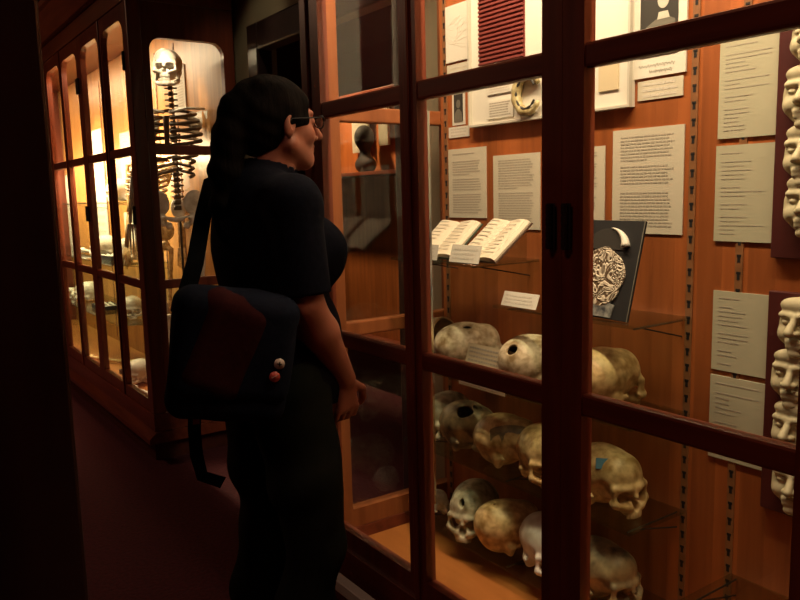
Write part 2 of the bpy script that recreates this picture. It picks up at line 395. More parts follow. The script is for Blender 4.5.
def build_cabinet(label, X0, X1, leaves, glazed_right, panelmat, shelves, standards, group=None):
    c = thing('display_cabinet', label, 'display cabinet', ((X0 + X1) / 2, 1.4, 0), group=group)
    YB = 1.575
    MB().box(X0 + .03, X1 - .03, 1.10, 1.64, 0, .102).build('plinth', M['plinth'], c)
    m = MB().prism([(1.06, .10), (1.06, .125), (1.075, .14), (1.095, .155), (1.66, .155), (1.66, .10)], 0, X0 - .02, X1 + .02)
    m.build('base_moulding', M['frame_h'], c)
    MB().box(X0, X1, 1.095, 1.14, .1555, ZS - .011).box(X0, X0 + .05, 1.14, 1.64, .1555, ZS - .011).box(X1 - .05, X1, 1.14, 1.64, .1555, ZS - .011).build('base_rail', M['frame_h'], c)
    m = MB()
    m.box(X0 + .04, X1 - .04, 1.141, YB, .19, .205)
    m.build('cabinet_floor', M['floorwood'], c)
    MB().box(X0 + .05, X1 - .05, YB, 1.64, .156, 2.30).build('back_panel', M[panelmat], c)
    MB().box(X0 + .02, X1 - .02, 1.10, 1.64, 2.3005, 2.33).build('cabinet_top', M['frame_h'], c)
    m = MB().box(X0, X1, 1.095, 1.14, ZT + .072, 2.30).box(X0, X0 + .045, 1.14, 1.62, ZT + .072, 2.30).box(X1 - .045, X1, 1.14, 1.62, ZT + .072, 2.30)
    m.build('frieze', M['frame_h'], c)
    m = MB().prism([(1.095, 2.331), (1.07, 2.335), (1.065, 2.345), (1.02, 2.46), (1.0, 2.47), (1.0, 2.50), (1.66, 2.50), (1.66, 2.331)], 0, X0 - .05, X1 + .05)
    m.build('cornice', M['cornice'], c)
    # corner posts
    for xa, xb in ((X0, leaves[0][0] - .001), (leaves[-1][1] + .001, X1)):
        MB().box(xa, xb, 1.095, 1.16, ZS - .01, ZT + .071, .006).build('corner_post', M['frame'], c)
    for i, (a, b, xm) in enumerate(leaves):
        d = door_leaf(c, a, b, xm)
        for z in (1.232, 1.96):
            hinge(d, a + .020, z)
            hinge(d, b - .020, z)
    for side in (0, 1):
        X = X0 + .025 if side == 0 else X1 - .025
        if (side == 1) == glazed_right:
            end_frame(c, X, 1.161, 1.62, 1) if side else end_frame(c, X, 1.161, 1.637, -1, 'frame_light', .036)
        else:
            MB().box(X - .02, X + .02, 1.161, 1.62, ZS - .01, ZT + .071).build('end_panel', M['frame'], c)
    for x in standards: standard(c, x, YB)
    for a in shelves: glass_shelf(c, *a)
    # hanging rail with its two brackets under the top
    off = Vector(c.location)
    for ch in c.children: ch.location = Vector(ch.location) - off
    return c, off

RX0, RX1 = -2.055, .945
right_cab, roff = build_cabinet('dark mahogany glass-fronted cabinet of skulls and papers, on the right, nearest the viewer',
    RX0, RX1, [(-2.01, -1.033, -1.53), (-1.033, -.056, -.53), (-.056, .90, .42)], False, 'panel',
    [(-1.965, -1.56, 1.108, 1.335, 1.574, (-1.93, -1.60)), (-1.54, -1.068, .998, 1.375, 1.574, (-1.50, -1.09)),
     (-1.965, -1.068, .768, 1.365, 1.574, (-1.93, -1.5, -1.09)), (-1.965, -1.068, .520, 1.365, 1.574, (-1.93, -1.5, -1.09)),
     (-1.965, -1.068, .268, 1.365, 1.574, (-1.93, -1.5, -1.09)),
     (-.944, -.10, .41, 1.36, 1.574, (-.93, -.12))],
    [-1.978, -1.072, -.950, -.10])
LX0, LX1 = -7.69, -3.74
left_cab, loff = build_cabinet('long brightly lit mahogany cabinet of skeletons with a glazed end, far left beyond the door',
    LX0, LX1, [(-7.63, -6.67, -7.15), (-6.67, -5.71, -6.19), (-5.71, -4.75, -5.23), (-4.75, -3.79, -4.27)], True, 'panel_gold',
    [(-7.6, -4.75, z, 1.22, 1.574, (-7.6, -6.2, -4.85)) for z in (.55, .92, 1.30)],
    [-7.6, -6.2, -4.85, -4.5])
rod = MB().tube([(-3.93, 1.23, 2.215), (-3.93, 1.23, 2.17), (-3.93, 1.24, 2.155), (-3.93, 1.50, 2.155), (-3.93, 1.51, 2.145), (-3.93, 1.51, 2.10)], .006, 8)
o = rod.build('hanging_rail', M['brass'], left_cab); o.location = -loff
# ================================================================== SKULLS
FACE_UP = 0
def skull_sdf(h=.0026, holes=(), cut=None, face=True, mandible=False, wide=1., long=1., amp=.0007, seed=0, face_break=False):
    """human cranium, face to -Y, resting on z=0; holes: list of (centre, radii)"""
    s = SDF((-.095, -.125, -.055 if mandible else -.004), (.095, .12, .165), h)
    W, Lg = wide, long
    s.ell((0, .015, .084), (.069 * W, .086 * Lg, .066), 0)
    s.ell((0, .045 * Lg, .078), (.066 * W, .062 * Lg, .060), .02)
    s.ell((0, -.045, .088), (.053 * W, .040, .052), .02)
    s.ell((0, .03, .035), (.050, .055, .034), .02)
    if face:
        for sx in (-1, 1):
            s.cone((sx * .012, -.083, .070), (sx * .046, -.068, .070), .010, .008, .012)         # brow ridge
            s.cone((sx * .050, -.066, .066), (sx * .049, -.066, .038), .008, .009, .008)         # lateral orbit
            s.cone((sx * .046, -.072, .034), (sx * .022, -.084, .026), .011, .012, .010)         # cheekbone
            s.cone((sx * .053, -.062, .036), (sx * .067, -.008, .040), .006, .005, .006)         # zygomatic arch
            s.cone((sx * .054, .012, .034), (sx * .050, .014, .016), .015, .011, .015)           # mastoid
        s.cone((0, -.084, .060), (0, -.092, .048), .008, .006, .006)                             # nasal bones
        s.ell((0, -.066, .022), (.030, .030, .022), .010)                                        # maxilla
        s.ell((0, -.075, .010), (.025, .020, .010), .006)                                        # alveolar ridge
        for i in range(8):
            a = (i - 3.5) * .26; s.cone((.026 * math.sin(a), -.071 - .022 * math.cos(a), .010), (.026 * math.sin(a), -.071 - .022 * math.cos(a), .001), .0042, .0036, .001)
    s.ell((0, .020, .084), (.062 * W, .079 * Lg, .059), .0, 'sub')                               # hollow inside
    s.ell((0, .045 * Lg, .076), (.058 * W, .055 * Lg, .052), .0, 'sub')
    if face:
        for sx in (-1, 1):
            s.ell((sx * .0285, -.082, .050), (.0185, .030, .0165), .003, 'sub', (0, sx * .15, 0))
            s.ell((sx * .065, -.045, .052), (.014, .030, .030), .010, 'sub')                     # temporal fossa
        s.ell((0, -.094, .030), (.0105, .026, .0135), .002, 'sub'); s.cone((0, -.10, .045), (0, -.08, .045), .006, .006, .002, 'sub')
    if mandible:
        for sx in (-1, 1):
            s.chain([(sx * .054, -.006, .026), (sx * .052, -.020, -.014), (sx * .036, -.062, -.030), (sx * .010, -.090, -.034)], [.008, .010, .010, .011], .006)
        s.cone((-.012, -.090, -.034), (.012, -.090, -.034), .012, .012, .006)
        for i in range(8):
            a = (i - 3.5) * .26; s.cone((.026 * math.sin(a), -.068 - .022 * math.cos(a), -.006), (.026 * math.sin(a), -.068 - .022 * math.cos(a), -.022), .0040, .0046, .001)
    if cut is not None:
        s.box(cut[0], cut[1], 0, 'sub', 0, cut[2] if len(cut) > 2 else None)
    for c, r in holes:
        s.ell(c, r, .002, 'sub')
    s.noise(amp, 60, seed)
    return s

def place_skull(label, X, Y, Z, rot, mat, group='skulls on the glass shelves', **k):
    sd = skull_sdf(**k)
    o = sd.mesh('skull', M[mat], None, (X, Y, Z), rot)
    return tag(o, label, 'skull', group)

def view_pt(X, Y, th, r, u, push=1.0):
    """point of the cranium that shows at (right r, up u) of its outline from the aisle, in the skull's own frame"""
    d = Vector((-X, -Y, 0)).normalized(); rt = Vector((-d.y, d.x, 0)); t = math.sqrt(max(0, 1 - r * r - u * u))
    w = d * t + rt * r + Vector((0, 0, u)); a = -math.radians(th)
    n = Vector((w.x * math.cos(a) - w.y * math.sin(a), w.x * math.sin(a) + w.y * math.cos(a), w.z))
    k = push / math.sqrt((n.x / .069) ** 2 + (n.y / .088) ** 2 + (n.z / .066) ** 2)
    return Vector((0, .017, .084)) + n * k, n
S1, S2, S3 = .769, .521, .269
R = math.radians
A = place_skull
A('brown broken skull behind the big pale skull, leftmost on the upper skull shelf', -1.868, 1.46, S1, (0, 0, R(-75)), 'bone_dark', cut=((0, .06, .15), (.10, .06, .045), (.3, 0, 0)), seed=1)
A('large cream skull behind the beige card, left part of the upper skull shelf', -1.735, 1.465, S1 - .002, (0, 0, R(150)), 'bone_cream', seed=2, long=1.05,
  holes=[(view_pt(-1.735, 1.465, 150, .05, .88)[0], (.009, .016, .012))])
A('cream skull with a round dark hole, beside the door stile on the upper skull shelf', -1.455, 1.46, S1, (0, 0, R(160)), 'bone_cream', seed=3,
  holes=[(view_pt(-1.455, 1.46, 160, -.62, .42)[0], (.015, .015, .015))])
A('pale yellowish skull under the black brain panel, on the upper skull shelf', -1.220, 1.46, S1, (0, 0, R(168)), 'bone_yellow', seed=4)
A('grey skull with a small bored hole in its forehead, leftmost on the middle skull shelf', -1.868, 1.455, S2 + .002, (0, 0, R(8)), 'bone_grey', seed=5,
  holes=[((.012, -.075, .108), (.009, .03, .010))])
A('mottled skull with a ragged black opening in its crown, middle skull shelf', -1.735, 1.458, S2, (0, 0, R(95)), 'bone_dark', seed=6,
  holes=[(view_pt(-1.735, 1.458, 95, -.10, .72)[0], (.024, .024, .024)), (view_pt(-1.735, 1.458, 95, .12, .62)[0], (.014, .014, .014)), (view_pt(-1.735, 1.458, 95, .45, .75)[0], (.010, .018, .010))])
o = A('rounded skull with a dark arched band over two pale patches, middle skull shelf', -1.560, 1.458, S2, (0, 0, R(110)), 'bone_yellow', seed=7, long=1.02)
# the dark band is a stain with its own shape: faces close to an arch on the near side take the stained bone
me = o.data; me.materials.append(M['bone_brown_band'] if 'bone_brown_band' in M else bone('stained_bone_band', (.10, .07, .035), (.24, .18, .08)))
for p in me.polygons:
    n = ((p.center - Vector((0, .017, .084))) * 1.0); n = Vector((n.x / .069, n.y / .088, n.z / .066)).normalized()
    w = Matrix.Rotation(R(110), 3, 'Z') @ n; d_ = Vector((1.560, -1.458, 0)).normalized(); rt = Vector((-d_.y, d_.x, 0))
    r_, u_ = w @ rt, w.z; q = math.hypot(r_ - .05, u_ + .15)
    if w @ d_ > 0 and ((.62 < q < .88 and u_ > -.3 and r_ > -.55) or (u_ > .05 and abs(r_ + .18) < .28 * (u_ - .05) and q < .7)):
        p.material_index = 1
A('yellow skull half hidden behind the door stile, right of the banded skull', -1.418, 1.452, S2, (0, 0, R(55)), 'bone_yellow', seed=8)
b5 = A('yellow skull with a small blue label stuck on it, middle shelf', -1.203, 1.455, S2 + .001, (0, 0, R(84)), 'bone_yellow', seed=9)
LBL_P, LBL_N = view_pt(-1.203, 1.455, 84, .0, .52, 1.02)
bl = MB().box(-.019, .019, -.013, .013, -.0008, .0012).build('blue_label', flat('blue_sticker', (.05, .17, .25), .5), b5, False, LBL_P, Vector(LBL_N).to_track_quat('Z', 'Y').to_euler())
tag(bl, 'small blue label')
o = A('small pale skull, leftmost on the lowest skull shelf', -1.895, 1.43, S3, (0, 0, R(150)), 'bone_white', seed=10)
o.scale = (.55, .55, .55)
A('grey-white skull facing out with an oval hole in its forehead, lowest skull shelf', -1.722, 1.450, S3 + .001, (0, 0, R(30)), 'bone_grey', seed=11,
  holes=[((-.006, -.07, .112), (.008, .03, .014))])
A('tan domed skull beside the grey-white skull with the forehead hole, lowest shelf', -1.556, 1.455, S3, (0, 0, R(150)), 'bone_yellow', seed=12,
  holes=[((-.01, .05, .147), (.005, .005, .012))])
A('skull mostly hidden by the door stile on the lowest shelf', -1.405, 1.452, S3, (0, 0, R(60)), 'bone_white', seed=13)
A('brown-cheeked skull at the right end of the lowest skull shelf', -1.215, 1.455, S3, (0, 0, R(92)), 'bone_dark', seed=14)

# ================================================================== SHEETS AND CARDS ON THE BACK PANEL
YB = 1.575
def lines(parent, x0, x1, z0, z1, mat, y, n, h=.45, gaps=(), short=(), seed=0, ragged=.12, wordy=True):
    """rows of printed words between z1 (top) and z0 (bottom)"""
    rg = random.Random(seed); mb = MB(); dz = (z1 - z0) / n
    for i in range(n):
        if i in gaps: continue
        z = z1 - (i + .5) * dz; end = x1 - (x1 - x0) * rg.uniform(0, ragged)
        if i in short: end = x0 + (x1 - x0) * short[i]
        x = x0
        while x < end - .002:
            w = min(rg.uniform(.004, .013) * (1 if wordy else 3), end - x)
            mb.box(x, x + w, y - .0005, y, z - dz * h / 2, z + dz * h / 2); x += w + .0022
    return mb.build('printed_text', M[mat], parent)

def sheet(name, label, cat, x0, x1, z0, z1, mat='paper', y=YB - .0005, t=.0025, group='printed sheets on the back panel', b=0):
    c = Vector(((x0 + x1) / 2, y, (z0 + z1) / 2))
    o = MB().box(x0 - c.x, x1 - c.x, -t, 0, z0 - c.z, z1 - c.z, b).build(name, M[mat], None, False, c)
    tag(o, label, cat, group)
    return o
def text_on(o, n, mat='ink_soft', m=.12, t=.0025, mt=.06, **k):
    d = o.bound_box; x0, x1 = d[0][0], d[6][0]; z0, z1 = d[0][2], d[6][2]; w = x1 - x0; hh = z1 - z0
    return lines(o, x0 + w * m, x1 - w * m, z0 + hh * mt, z1 - hh * mt, mat, -t - .0001, n, **k)

g = 'typed pages on the back panel'
o = sheet('typed_page', 'cream typed page with a heading, behind the left open book', 'sheet', -1.966, -1.783, 1.222, 1.439, 'paper', group=g)
text_on(o, 24, gaps=(1, 2, 9, 15), short={0: .75, 8: .6}, seed=1)
o = sheet('typed_page', 'cream typed page behind the right open book, beside the door stile', 'sheet', -1.751, -1.556, 1.191, 1.408, 'paper', group=g)
text_on(o, 26, gaps=(12,), short={11: .55}, seed=2)
o = sheet('typed_page', 'cream typed page showing only a strip right of the door stile', 'sheet', -1.518, -1.326, 1.199, 1.411, 'paper', group=g)
text_on(o, 26, gaps=(10,), seed=3)
o = sheet('typed_page', 'wide cream typed page behind the black brain panel, below the portrait', 'sheet', -1.301, -1.095, 1.190, 1.445, 'paper', group=g)
text_on(o, 28, gaps=(8, 15, 16), short={7: .5}, seed=4)
g = 'olive-grey caption sheets beside the masks'
cap = [(-1.010, -.867, 1.404, 1.616, 'topmost', 21), (-1.012, -.870, 1.179, 1.389, 'second from the top', 20),
       (-1.008, -.864, .885, 1.067, 'third from the top', 16), (-1.009, -.866, .677, .872, 'lowest', 15)]
for i, (x0, x1, z0, z1, w, n) in enumerate(cap):
    o = sheet('caption_sheet', 'olive-grey caption sheet left of the face masks, %s of the four' % w, 'sheet', x0, x1, z0, z1, 'paper_grey', group=g, t=.004)
    rg = random.Random(20 + i); sh = {k: rg.choice((.3, .42, .45, .5, .55, .62, .9)) for k in range(n)}
    text_on(o, n, 'ink_soft', .10, .004, h=.22, gaps=(1, 7, 11, 14), short=sh, seed=30 + i, ragged=.5)

# drawings and small portrait in the left bay
g = 'small pinned pictures in the left bay'
o = sheet('drawing', 'white sheet with a faint drawing, top left of the back panel', 'picture', -1.966, -1.852, 1.708, 1.879, 'white', group=g, t=.006)
mb = MB()
for k in range(16):
    a = k * .41; mb.tube([(-.03 + .03 * math.cos(a), -.0062, .03 * math.sin(a)), (.02 + .035 * math.cos(a * 1.3), -.0062, .05 * math.sin(a * 1.2))], .0006, 4)
mb.build('faint_drawing', M['ink_faint'], o)
o = sheet('caption_card', 'small cream card pinned below the faint drawing', 'card', -1.966, -1.849, 1.642, 1.701, 'paper', group=g)
text_on(o, 4, 'ink_faint', seed=41)
o = sheet('portrait_photograph', 'tiny dark portrait photograph on a white mount, left bay', 'photograph', -1.942, -1.880, 1.513, 1.618, 'white', group=g)
p = MB().box(-.022, .022, -.0032, -.0026, -.042, .042).build('photo_print', M['photo_dark'], o)
MB().disc((0, -.0036, .012), .010, t=.0006, rz=.013).prism([(-.02, -.044), (.02, -.044), (.016, -.015), (.005, -.004), (-.005, -.004), (-.016, -.015)], 1, -.0038, -.0033).build('sitter', M['photo_mid'], p)
o = sheet('caption_card', 'small white card below the tiny portrait photograph', 'card', -1.962, -1.861, 1.475, 1.508, 'white', group=g)
text_on(o, 3, 'ink_faint', seed=43)

# shadow box with the ribbed maroon panel and the ring
bx = thing('shadow_box', 'large white shadow box with a ribbed maroon panel and a tan ring', 'display case', (-1.540, YB - .0005, 1.51))
def bxm(mb, name, mat, par=None, smooth=False): return mb.build(name, M[mat], par or bx, smooth)
W0, W1, H0, H1 = -.302, .302, -.012, .56
bxm(MB().box(W0, W1, -.010, 0, H0, H1), 'backing_board', 'white')
m = MB(); m.box(W0, W0 + .006, -.022, -.0101, H0, H1).box(W1 - .006, W1, -.022, -.0101, H0, H1).box(W0 + .006, W1 - .006, -.022, -.0101, H0, H0 + .006).box(W0 + .006, W1 - .006, -.022, -.0101, H1 - .006, H1)
bxm(m, 'case_rim', 'photo_light')
m = MB().box(-.257, -.066, -.014, -.0101, .16, .52)
z = .165
while z < .51:
    m.box(-.255, -.068, -.020, -.014, z, z + .0065, .001); z += .0125
bxm(m, 'ribbed_panel', 'maroon')
for k, (x0, x1, z0, z1) in enumerate(((-.222, -.111, .076, .112), (-.222, -.112, .006, .057))):
    c = bxm(MB().box(x0, x1, -.014, -.0101, z0, z1), 'caption_card', 'white')
    lines(c, x0 + .01, x1 - .01, z0 + .004, z1 - .004, 'ink_soft' if k else 'ink_faint', -.0142, 6 if k else 4, seed=50 + k)
ang = [R(-150) + R(300) * i / 22 for i in range(23)]
pts = [(-.044 - .046 * math.cos(a), -.022, .060 + .050 * math.sin(a)) for a in ang]
rg = bxm(MB().tube(pts, [.006 + .009 * math.sin(PI * i / 22) + .0016 * math.sin(i * 2.1) for i in range(23)], 10), 'bone_ring', 'ring', None, True)
bxm(MB().tube([(x - (x + .044) * .17, y - .009, z - (z - .060) * .17) for x, y, z in pts], [.0032 + .0010 * math.sin(i * 2.4) for i in range(23)], 6), 'dark_inner_edge', 'photo_dark', rg)
lb = bxm(MB().box(.20, .262, -.014, -.0101, .035, .10), 'caption_card', 'beige')

# big portrait with caption
o = sheet('portrait_photograph', 'portrait photograph on a white mount with handwriting, top of the right bay', 'photograph', -1.243, -1.095, 1.562, 1.830, 'white', group='portraits', t=.005)
z0 = -.134
pr = MB().prism([(-.052, z0 + .045), (.052, z0 + .045)] + [(.052 * math.cos(PI * k / 14), .075 + .045 * math.sin(PI * k / 14)) for k in range(15)], 1, -.0058, -.0051).build('photo_print', M['photo_dark'], o)
MB().disc((.012, -.0062, .038), .016, t=.0008, rz=.021).prism([(.000, .010), (.024, .010), (.03, -.006), (-.004, -.006)], 1, -.0066, -.0058).build('sitter_face', M['photo_light'], pr)
MB().disc((.010, -.0068, .054), .018, t=.0006, rz=.010).build('sitter_hair', M['photo_dark'], pr)
MB().prism([(-.045, z0 + .046), (.048, z0 + .046), (.044, -.012), (.028, -.004), (-.006, -.004), (-.034, -.018)], 1, -.0062, -.0058).build('sitter_coat', M['photo_mid'], pr)
m = MB()
for r_, (a, b, z) in enumerate(((-.055, .045, -.108), (-.025, .038, -.122))):
    m.tube([(a + (b - a) * i / 40, -.0053, z + .0035 * math.sin(i * 1.9) * (1 + .4 * math.sin(i * .7))) for i in range(41)], .0006, 4)
m.build('handwriting', M['ink'], o)
o = sheet('caption_card', 'cream card below the large portrait photograph', 'card', -1.228, -1.102, 1.510, 1.555, 'paper')
text_on(o, 3, 'ink_faint', seed=61)

# ================================================================== THINGS ON THE SHELVES
SA, SB = 1.109, .999
def open_book(label, X, Y, Z, w, d, cover, rz=0, tilt=38):
    """an open book lying on a sloped stand"""
    t = thing('open_book', label, 'book', (X, Y, Z), (0, 0, rz), 'open books on the top glass shelf')
    ta = R(tilt)
    def rot(v): return [(x, y * math.cos(ta) - z * math.sin(ta), y * math.sin(ta) + z * math.cos(ta)) for x, y, z in v]
    m = MB().box(-w / 2 - .004, w / 2 + .004, 0, d, .002, .006); m.v = rot(m.v); m.build('cover', M[cover], t)
    m = MB()
    for s in (-1, 1):
        prof = [(0, .0065)] + [(s * w / 2, .0065)] + [(s * w / 2, .012)] + [(s * w / 2 * (1 - k / 8), .013 + .008 * math.sin(PI * (k / 8) ** .6)) for k in range(1, 8)] + [(0, .011)]
        q = MB().prism(prof, 1, .003, d - .003); m.add(q.v, q.f)
    m.v = rot(m.v); pg = m.build('pages', M['paper_bright'], t)
    m = MB(); rg = random.Random(int(abs(X) * 100))
    for s in (-1, 1):
        for k in range(9):
            y = d - .012 - k * (d - .02) / 9
            m.box(s * w / 4 - w * .17, s * w / 4 + w * .17 * rg.uniform(.3, 1), y - .0012, y + .0012, .0218, .0222)
    m.v = rot(m.v); m.build('printed_text', M['ink_soft'], pg)
    st = MB().prism([(0, 0), (d * math.cos(ta) - .004, 0), (d * math.cos(ta) - .004, d * math.sin(ta) - .003)], 0, -w / 2 + .02, w / 2 - .02)
    st.build('stand', M['clear_stand'], t)
    return t
M['clear_stand'] = glass_mat('clear_stand', (.85, .88, .86))
M['paper_bright'] = flat('bright_page', (.70, .62, .48), .7)
M['green_cloth'] = flat('dark_green_cloth', (.05, .075, .05), .7)
M['brown_cloth'] = flat('brown_cloth', (.10, .05, .03), .7)
open_book('open book with a dark green cover, left on the top glass shelf', -1.800, 1.375, SA, .175, .155, 'green_cloth', R(4))
open_book('thicker open book with a brown cover, right of the green-covered book', -1.602, 1.375, SA, .165, .165, 'brown_cloth', R(-3))

def card(label, x0, x1, z, h, y, mat='white', tilt=12, name='label_card', n=3, ink='ink_faint', t=.0015):
    w = x1 - x0; a = R(tilt)
    o = MB().box(-w / 2, w / 2, -t, 0, 0, h).build(name, M[mat], None, False, ((x0 + x1) / 2, y, z), (-a, 0, 0))
    tag(o, label, 'card', 'small cards on the glass shelves')
    lines(o, -w / 2 + .01, w / 2 - .01, .006, h - .006, ink, -t - .0001, n, seed=int(abs(x0) * 1000))
    return o
card('small white card at the left end of the top glass shelf', -1.83, -1.742, SA + .0005, .045, 1.345)
card('white card leaning in front of the gap between the two open books', -1.686, -1.560, SA + .0005, .050, 1.345, tilt=18)
card('white card on the glass shelf beside the brain panel, left of the door stile', -1.515, -1.385, SB + .0005, .040, 1.385, tilt=22)
card('beige typed card standing before the large cream skull', -1.660, -1.450, S1 + .004, .105, 1.368, 'beige', 14, n=8, ink='ink_soft')
card('narrow beige strip along the front edge of the upper skull shelf', -1.672, -1.479, S1 - .012, .024, 1.3635, 'beige', 0, n=2, t=.001)

# black panel with the picture of a brain
t = thing('brain_panel', 'black upright panel with a picture of a folded brain under a dark dome', 'picture panel', (-1.225, 1.405, SB), (R(-14), 0, R(-4)))
pn = MB().box(-.115, .115, 0, .006, 0.001, .235, .001).build('panel', M['black'], t)
MB().prism([(-.115, .001), (-.115, .235), (-.114, .235), (-.114, .001)], 1, -.0008, 0).box(.1125, .115, -.0008, 0, .001, .235).build('pale_edge', M['photo_mid'], t)
out = []
for k in range(40):
    a = 2 * PI * k / 40; r = 1 + .03 * math.sin(5 * a) + .02 * math.sin(9 * a + 1)
    out.append((.010 + .074 * r * math.cos(a), .098 + .070 * r * math.sin(a)))
b_ = MB().prism(out, 1, -.004, -.0001).build('brain', M['brain'], t)
MB().prism([(.010 + .062 * math.cos(PI * k / 20), .165 + .050 * math.sin(PI * k / 20)) for k in range(21)], 1, -.002, -.0001).build('dark_dome', M['photo_dark'], t)
m = MB().tube([(.010 + .064 * math.cos(R(a)), -.004, .165 + .052 * math.sin(R(a))) for a in range(80, 0, -8)], [.001 + .0012 * k for k in range(10)], 6)
m.build('white_rim', M['white'], t, True)
MB().prism([(-.045, .005), (.065, .005), (.07, .035), (.03, .045), (-.03, .045), (-.05, .03)], 1, -.0035, -.0001).build('brain_stem', noisy('bluish_stem', (.02, .025, .04), (.40, .40, .36), (60, 60, 60), 1, .5), t)

# ================================================================== MASKS
def mask_sdf(seed):
    rg = random.Random(seed); s = SDF((-.062, -.075, -.062), (.062, .012, .062), .0018)
    s.ell((0, .0, .002), (.050, .034, .060), 0)
    s.ell((0, -.020, .044), (.040, .016, .018), .010)
    for x in (-1, 1):
        s.cone((x * .008, -.034, .024), (x * .034, -.026, .024), .0065, .006, .008)
        s.ell((x * .026, -.016, -.016), (.018, .018, .018), .010)
        s.ell((x * .021, -.041, .011), (.013, .014, .009), .006, 'sub')
        s.ell((x * .021, -.026, .010), (.011, .008, .006), .003)
    s.cone((0, -.034, .020), (0, -.052 - rg.uniform(0, .006), -.008), .0055, .0085, .006)
    for x in (-1, 1): s.ell((x * .009, -.042, -.010), (.007, .009, .006), .004)
    s.cone((-.014, -.033, -.030), (.014, -.033, -.030), .005, .005, .006); s.cone((-.012, -.032, -.039), (.012, -.032, -.039), .006, .006, .005)
    s.cone((-.016, -.041, -.0345), (.016, -.041, -.0345), .0022, .0022, .002, 'sub')
    s.ell((0, -.028, -.054), (.016, .012, .010), .008)
    s.box((0, .05, 0), (.1, .05, .1), 0, 'sub')
    s.noise(.0005, 70, seed); return s
masks = [mask_sdf(100 + i) for i in range(2)]
for bi, (zb0, zb1, zs, lab) in enumerate((
        (1.149, 1.70, (1.585, 1.472, 1.358, 1.258), 'upper'),
        (.600, 1.079, (1.012, .905, .795, .680), 'lower'))):
    bx0 = -.872
    bo = MB().box(-.065, .085, -.016, 0, zb0 - (zb0 + zb1) / 2, zb1 - (zb0 + zb1) / 2, .002).build('mask_board', M['board'], None, False, (-.807, YB - .0005, (zb0 + zb1) / 2))
    tag(bo, 'dark maroon board carrying the %s column of face masks' % lab, 'board', 'mask boards')
    for k, z in enumerate(zs):
        nm = ('top', 'second', 'third', 'bottom')[k]
        s = masks[(k + bi) % 2]
        mo = s.mesh('face_mask', M['plaster_y'], None, (-.797 + (.004, -.006, 0, .005)[k], YB - .0172, z), None) if (bi, k) in ((0, 0), (0, 1)) else None
        if mo is None:
            mo = bpy.data.objects['face_mask' if (k + bi) % 2 == 0 else 'face_mask.001'].copy(); COL.objects.link(mo)
            mo.location = (-.797 + (.004, -.006, 0, .005)[k], YB - .0172, z)
        mo.rotation_euler = (0, 0, R((-4, 6, -2, 8)[k]))
        tag(mo, 'cream plaster face mask, %s of four on the %s board' % (nm, lab), 'mask', 'plaster face masks')

# steel strip added to give the bright vertical line behind the second post
so = MB().box(-.004, .004, -.004, .004, 0, 1.0, .001).build('highlight_strip', M['chrome'], right_cab, False, Vector((-1.518, 1.1505, .50)) - roff)
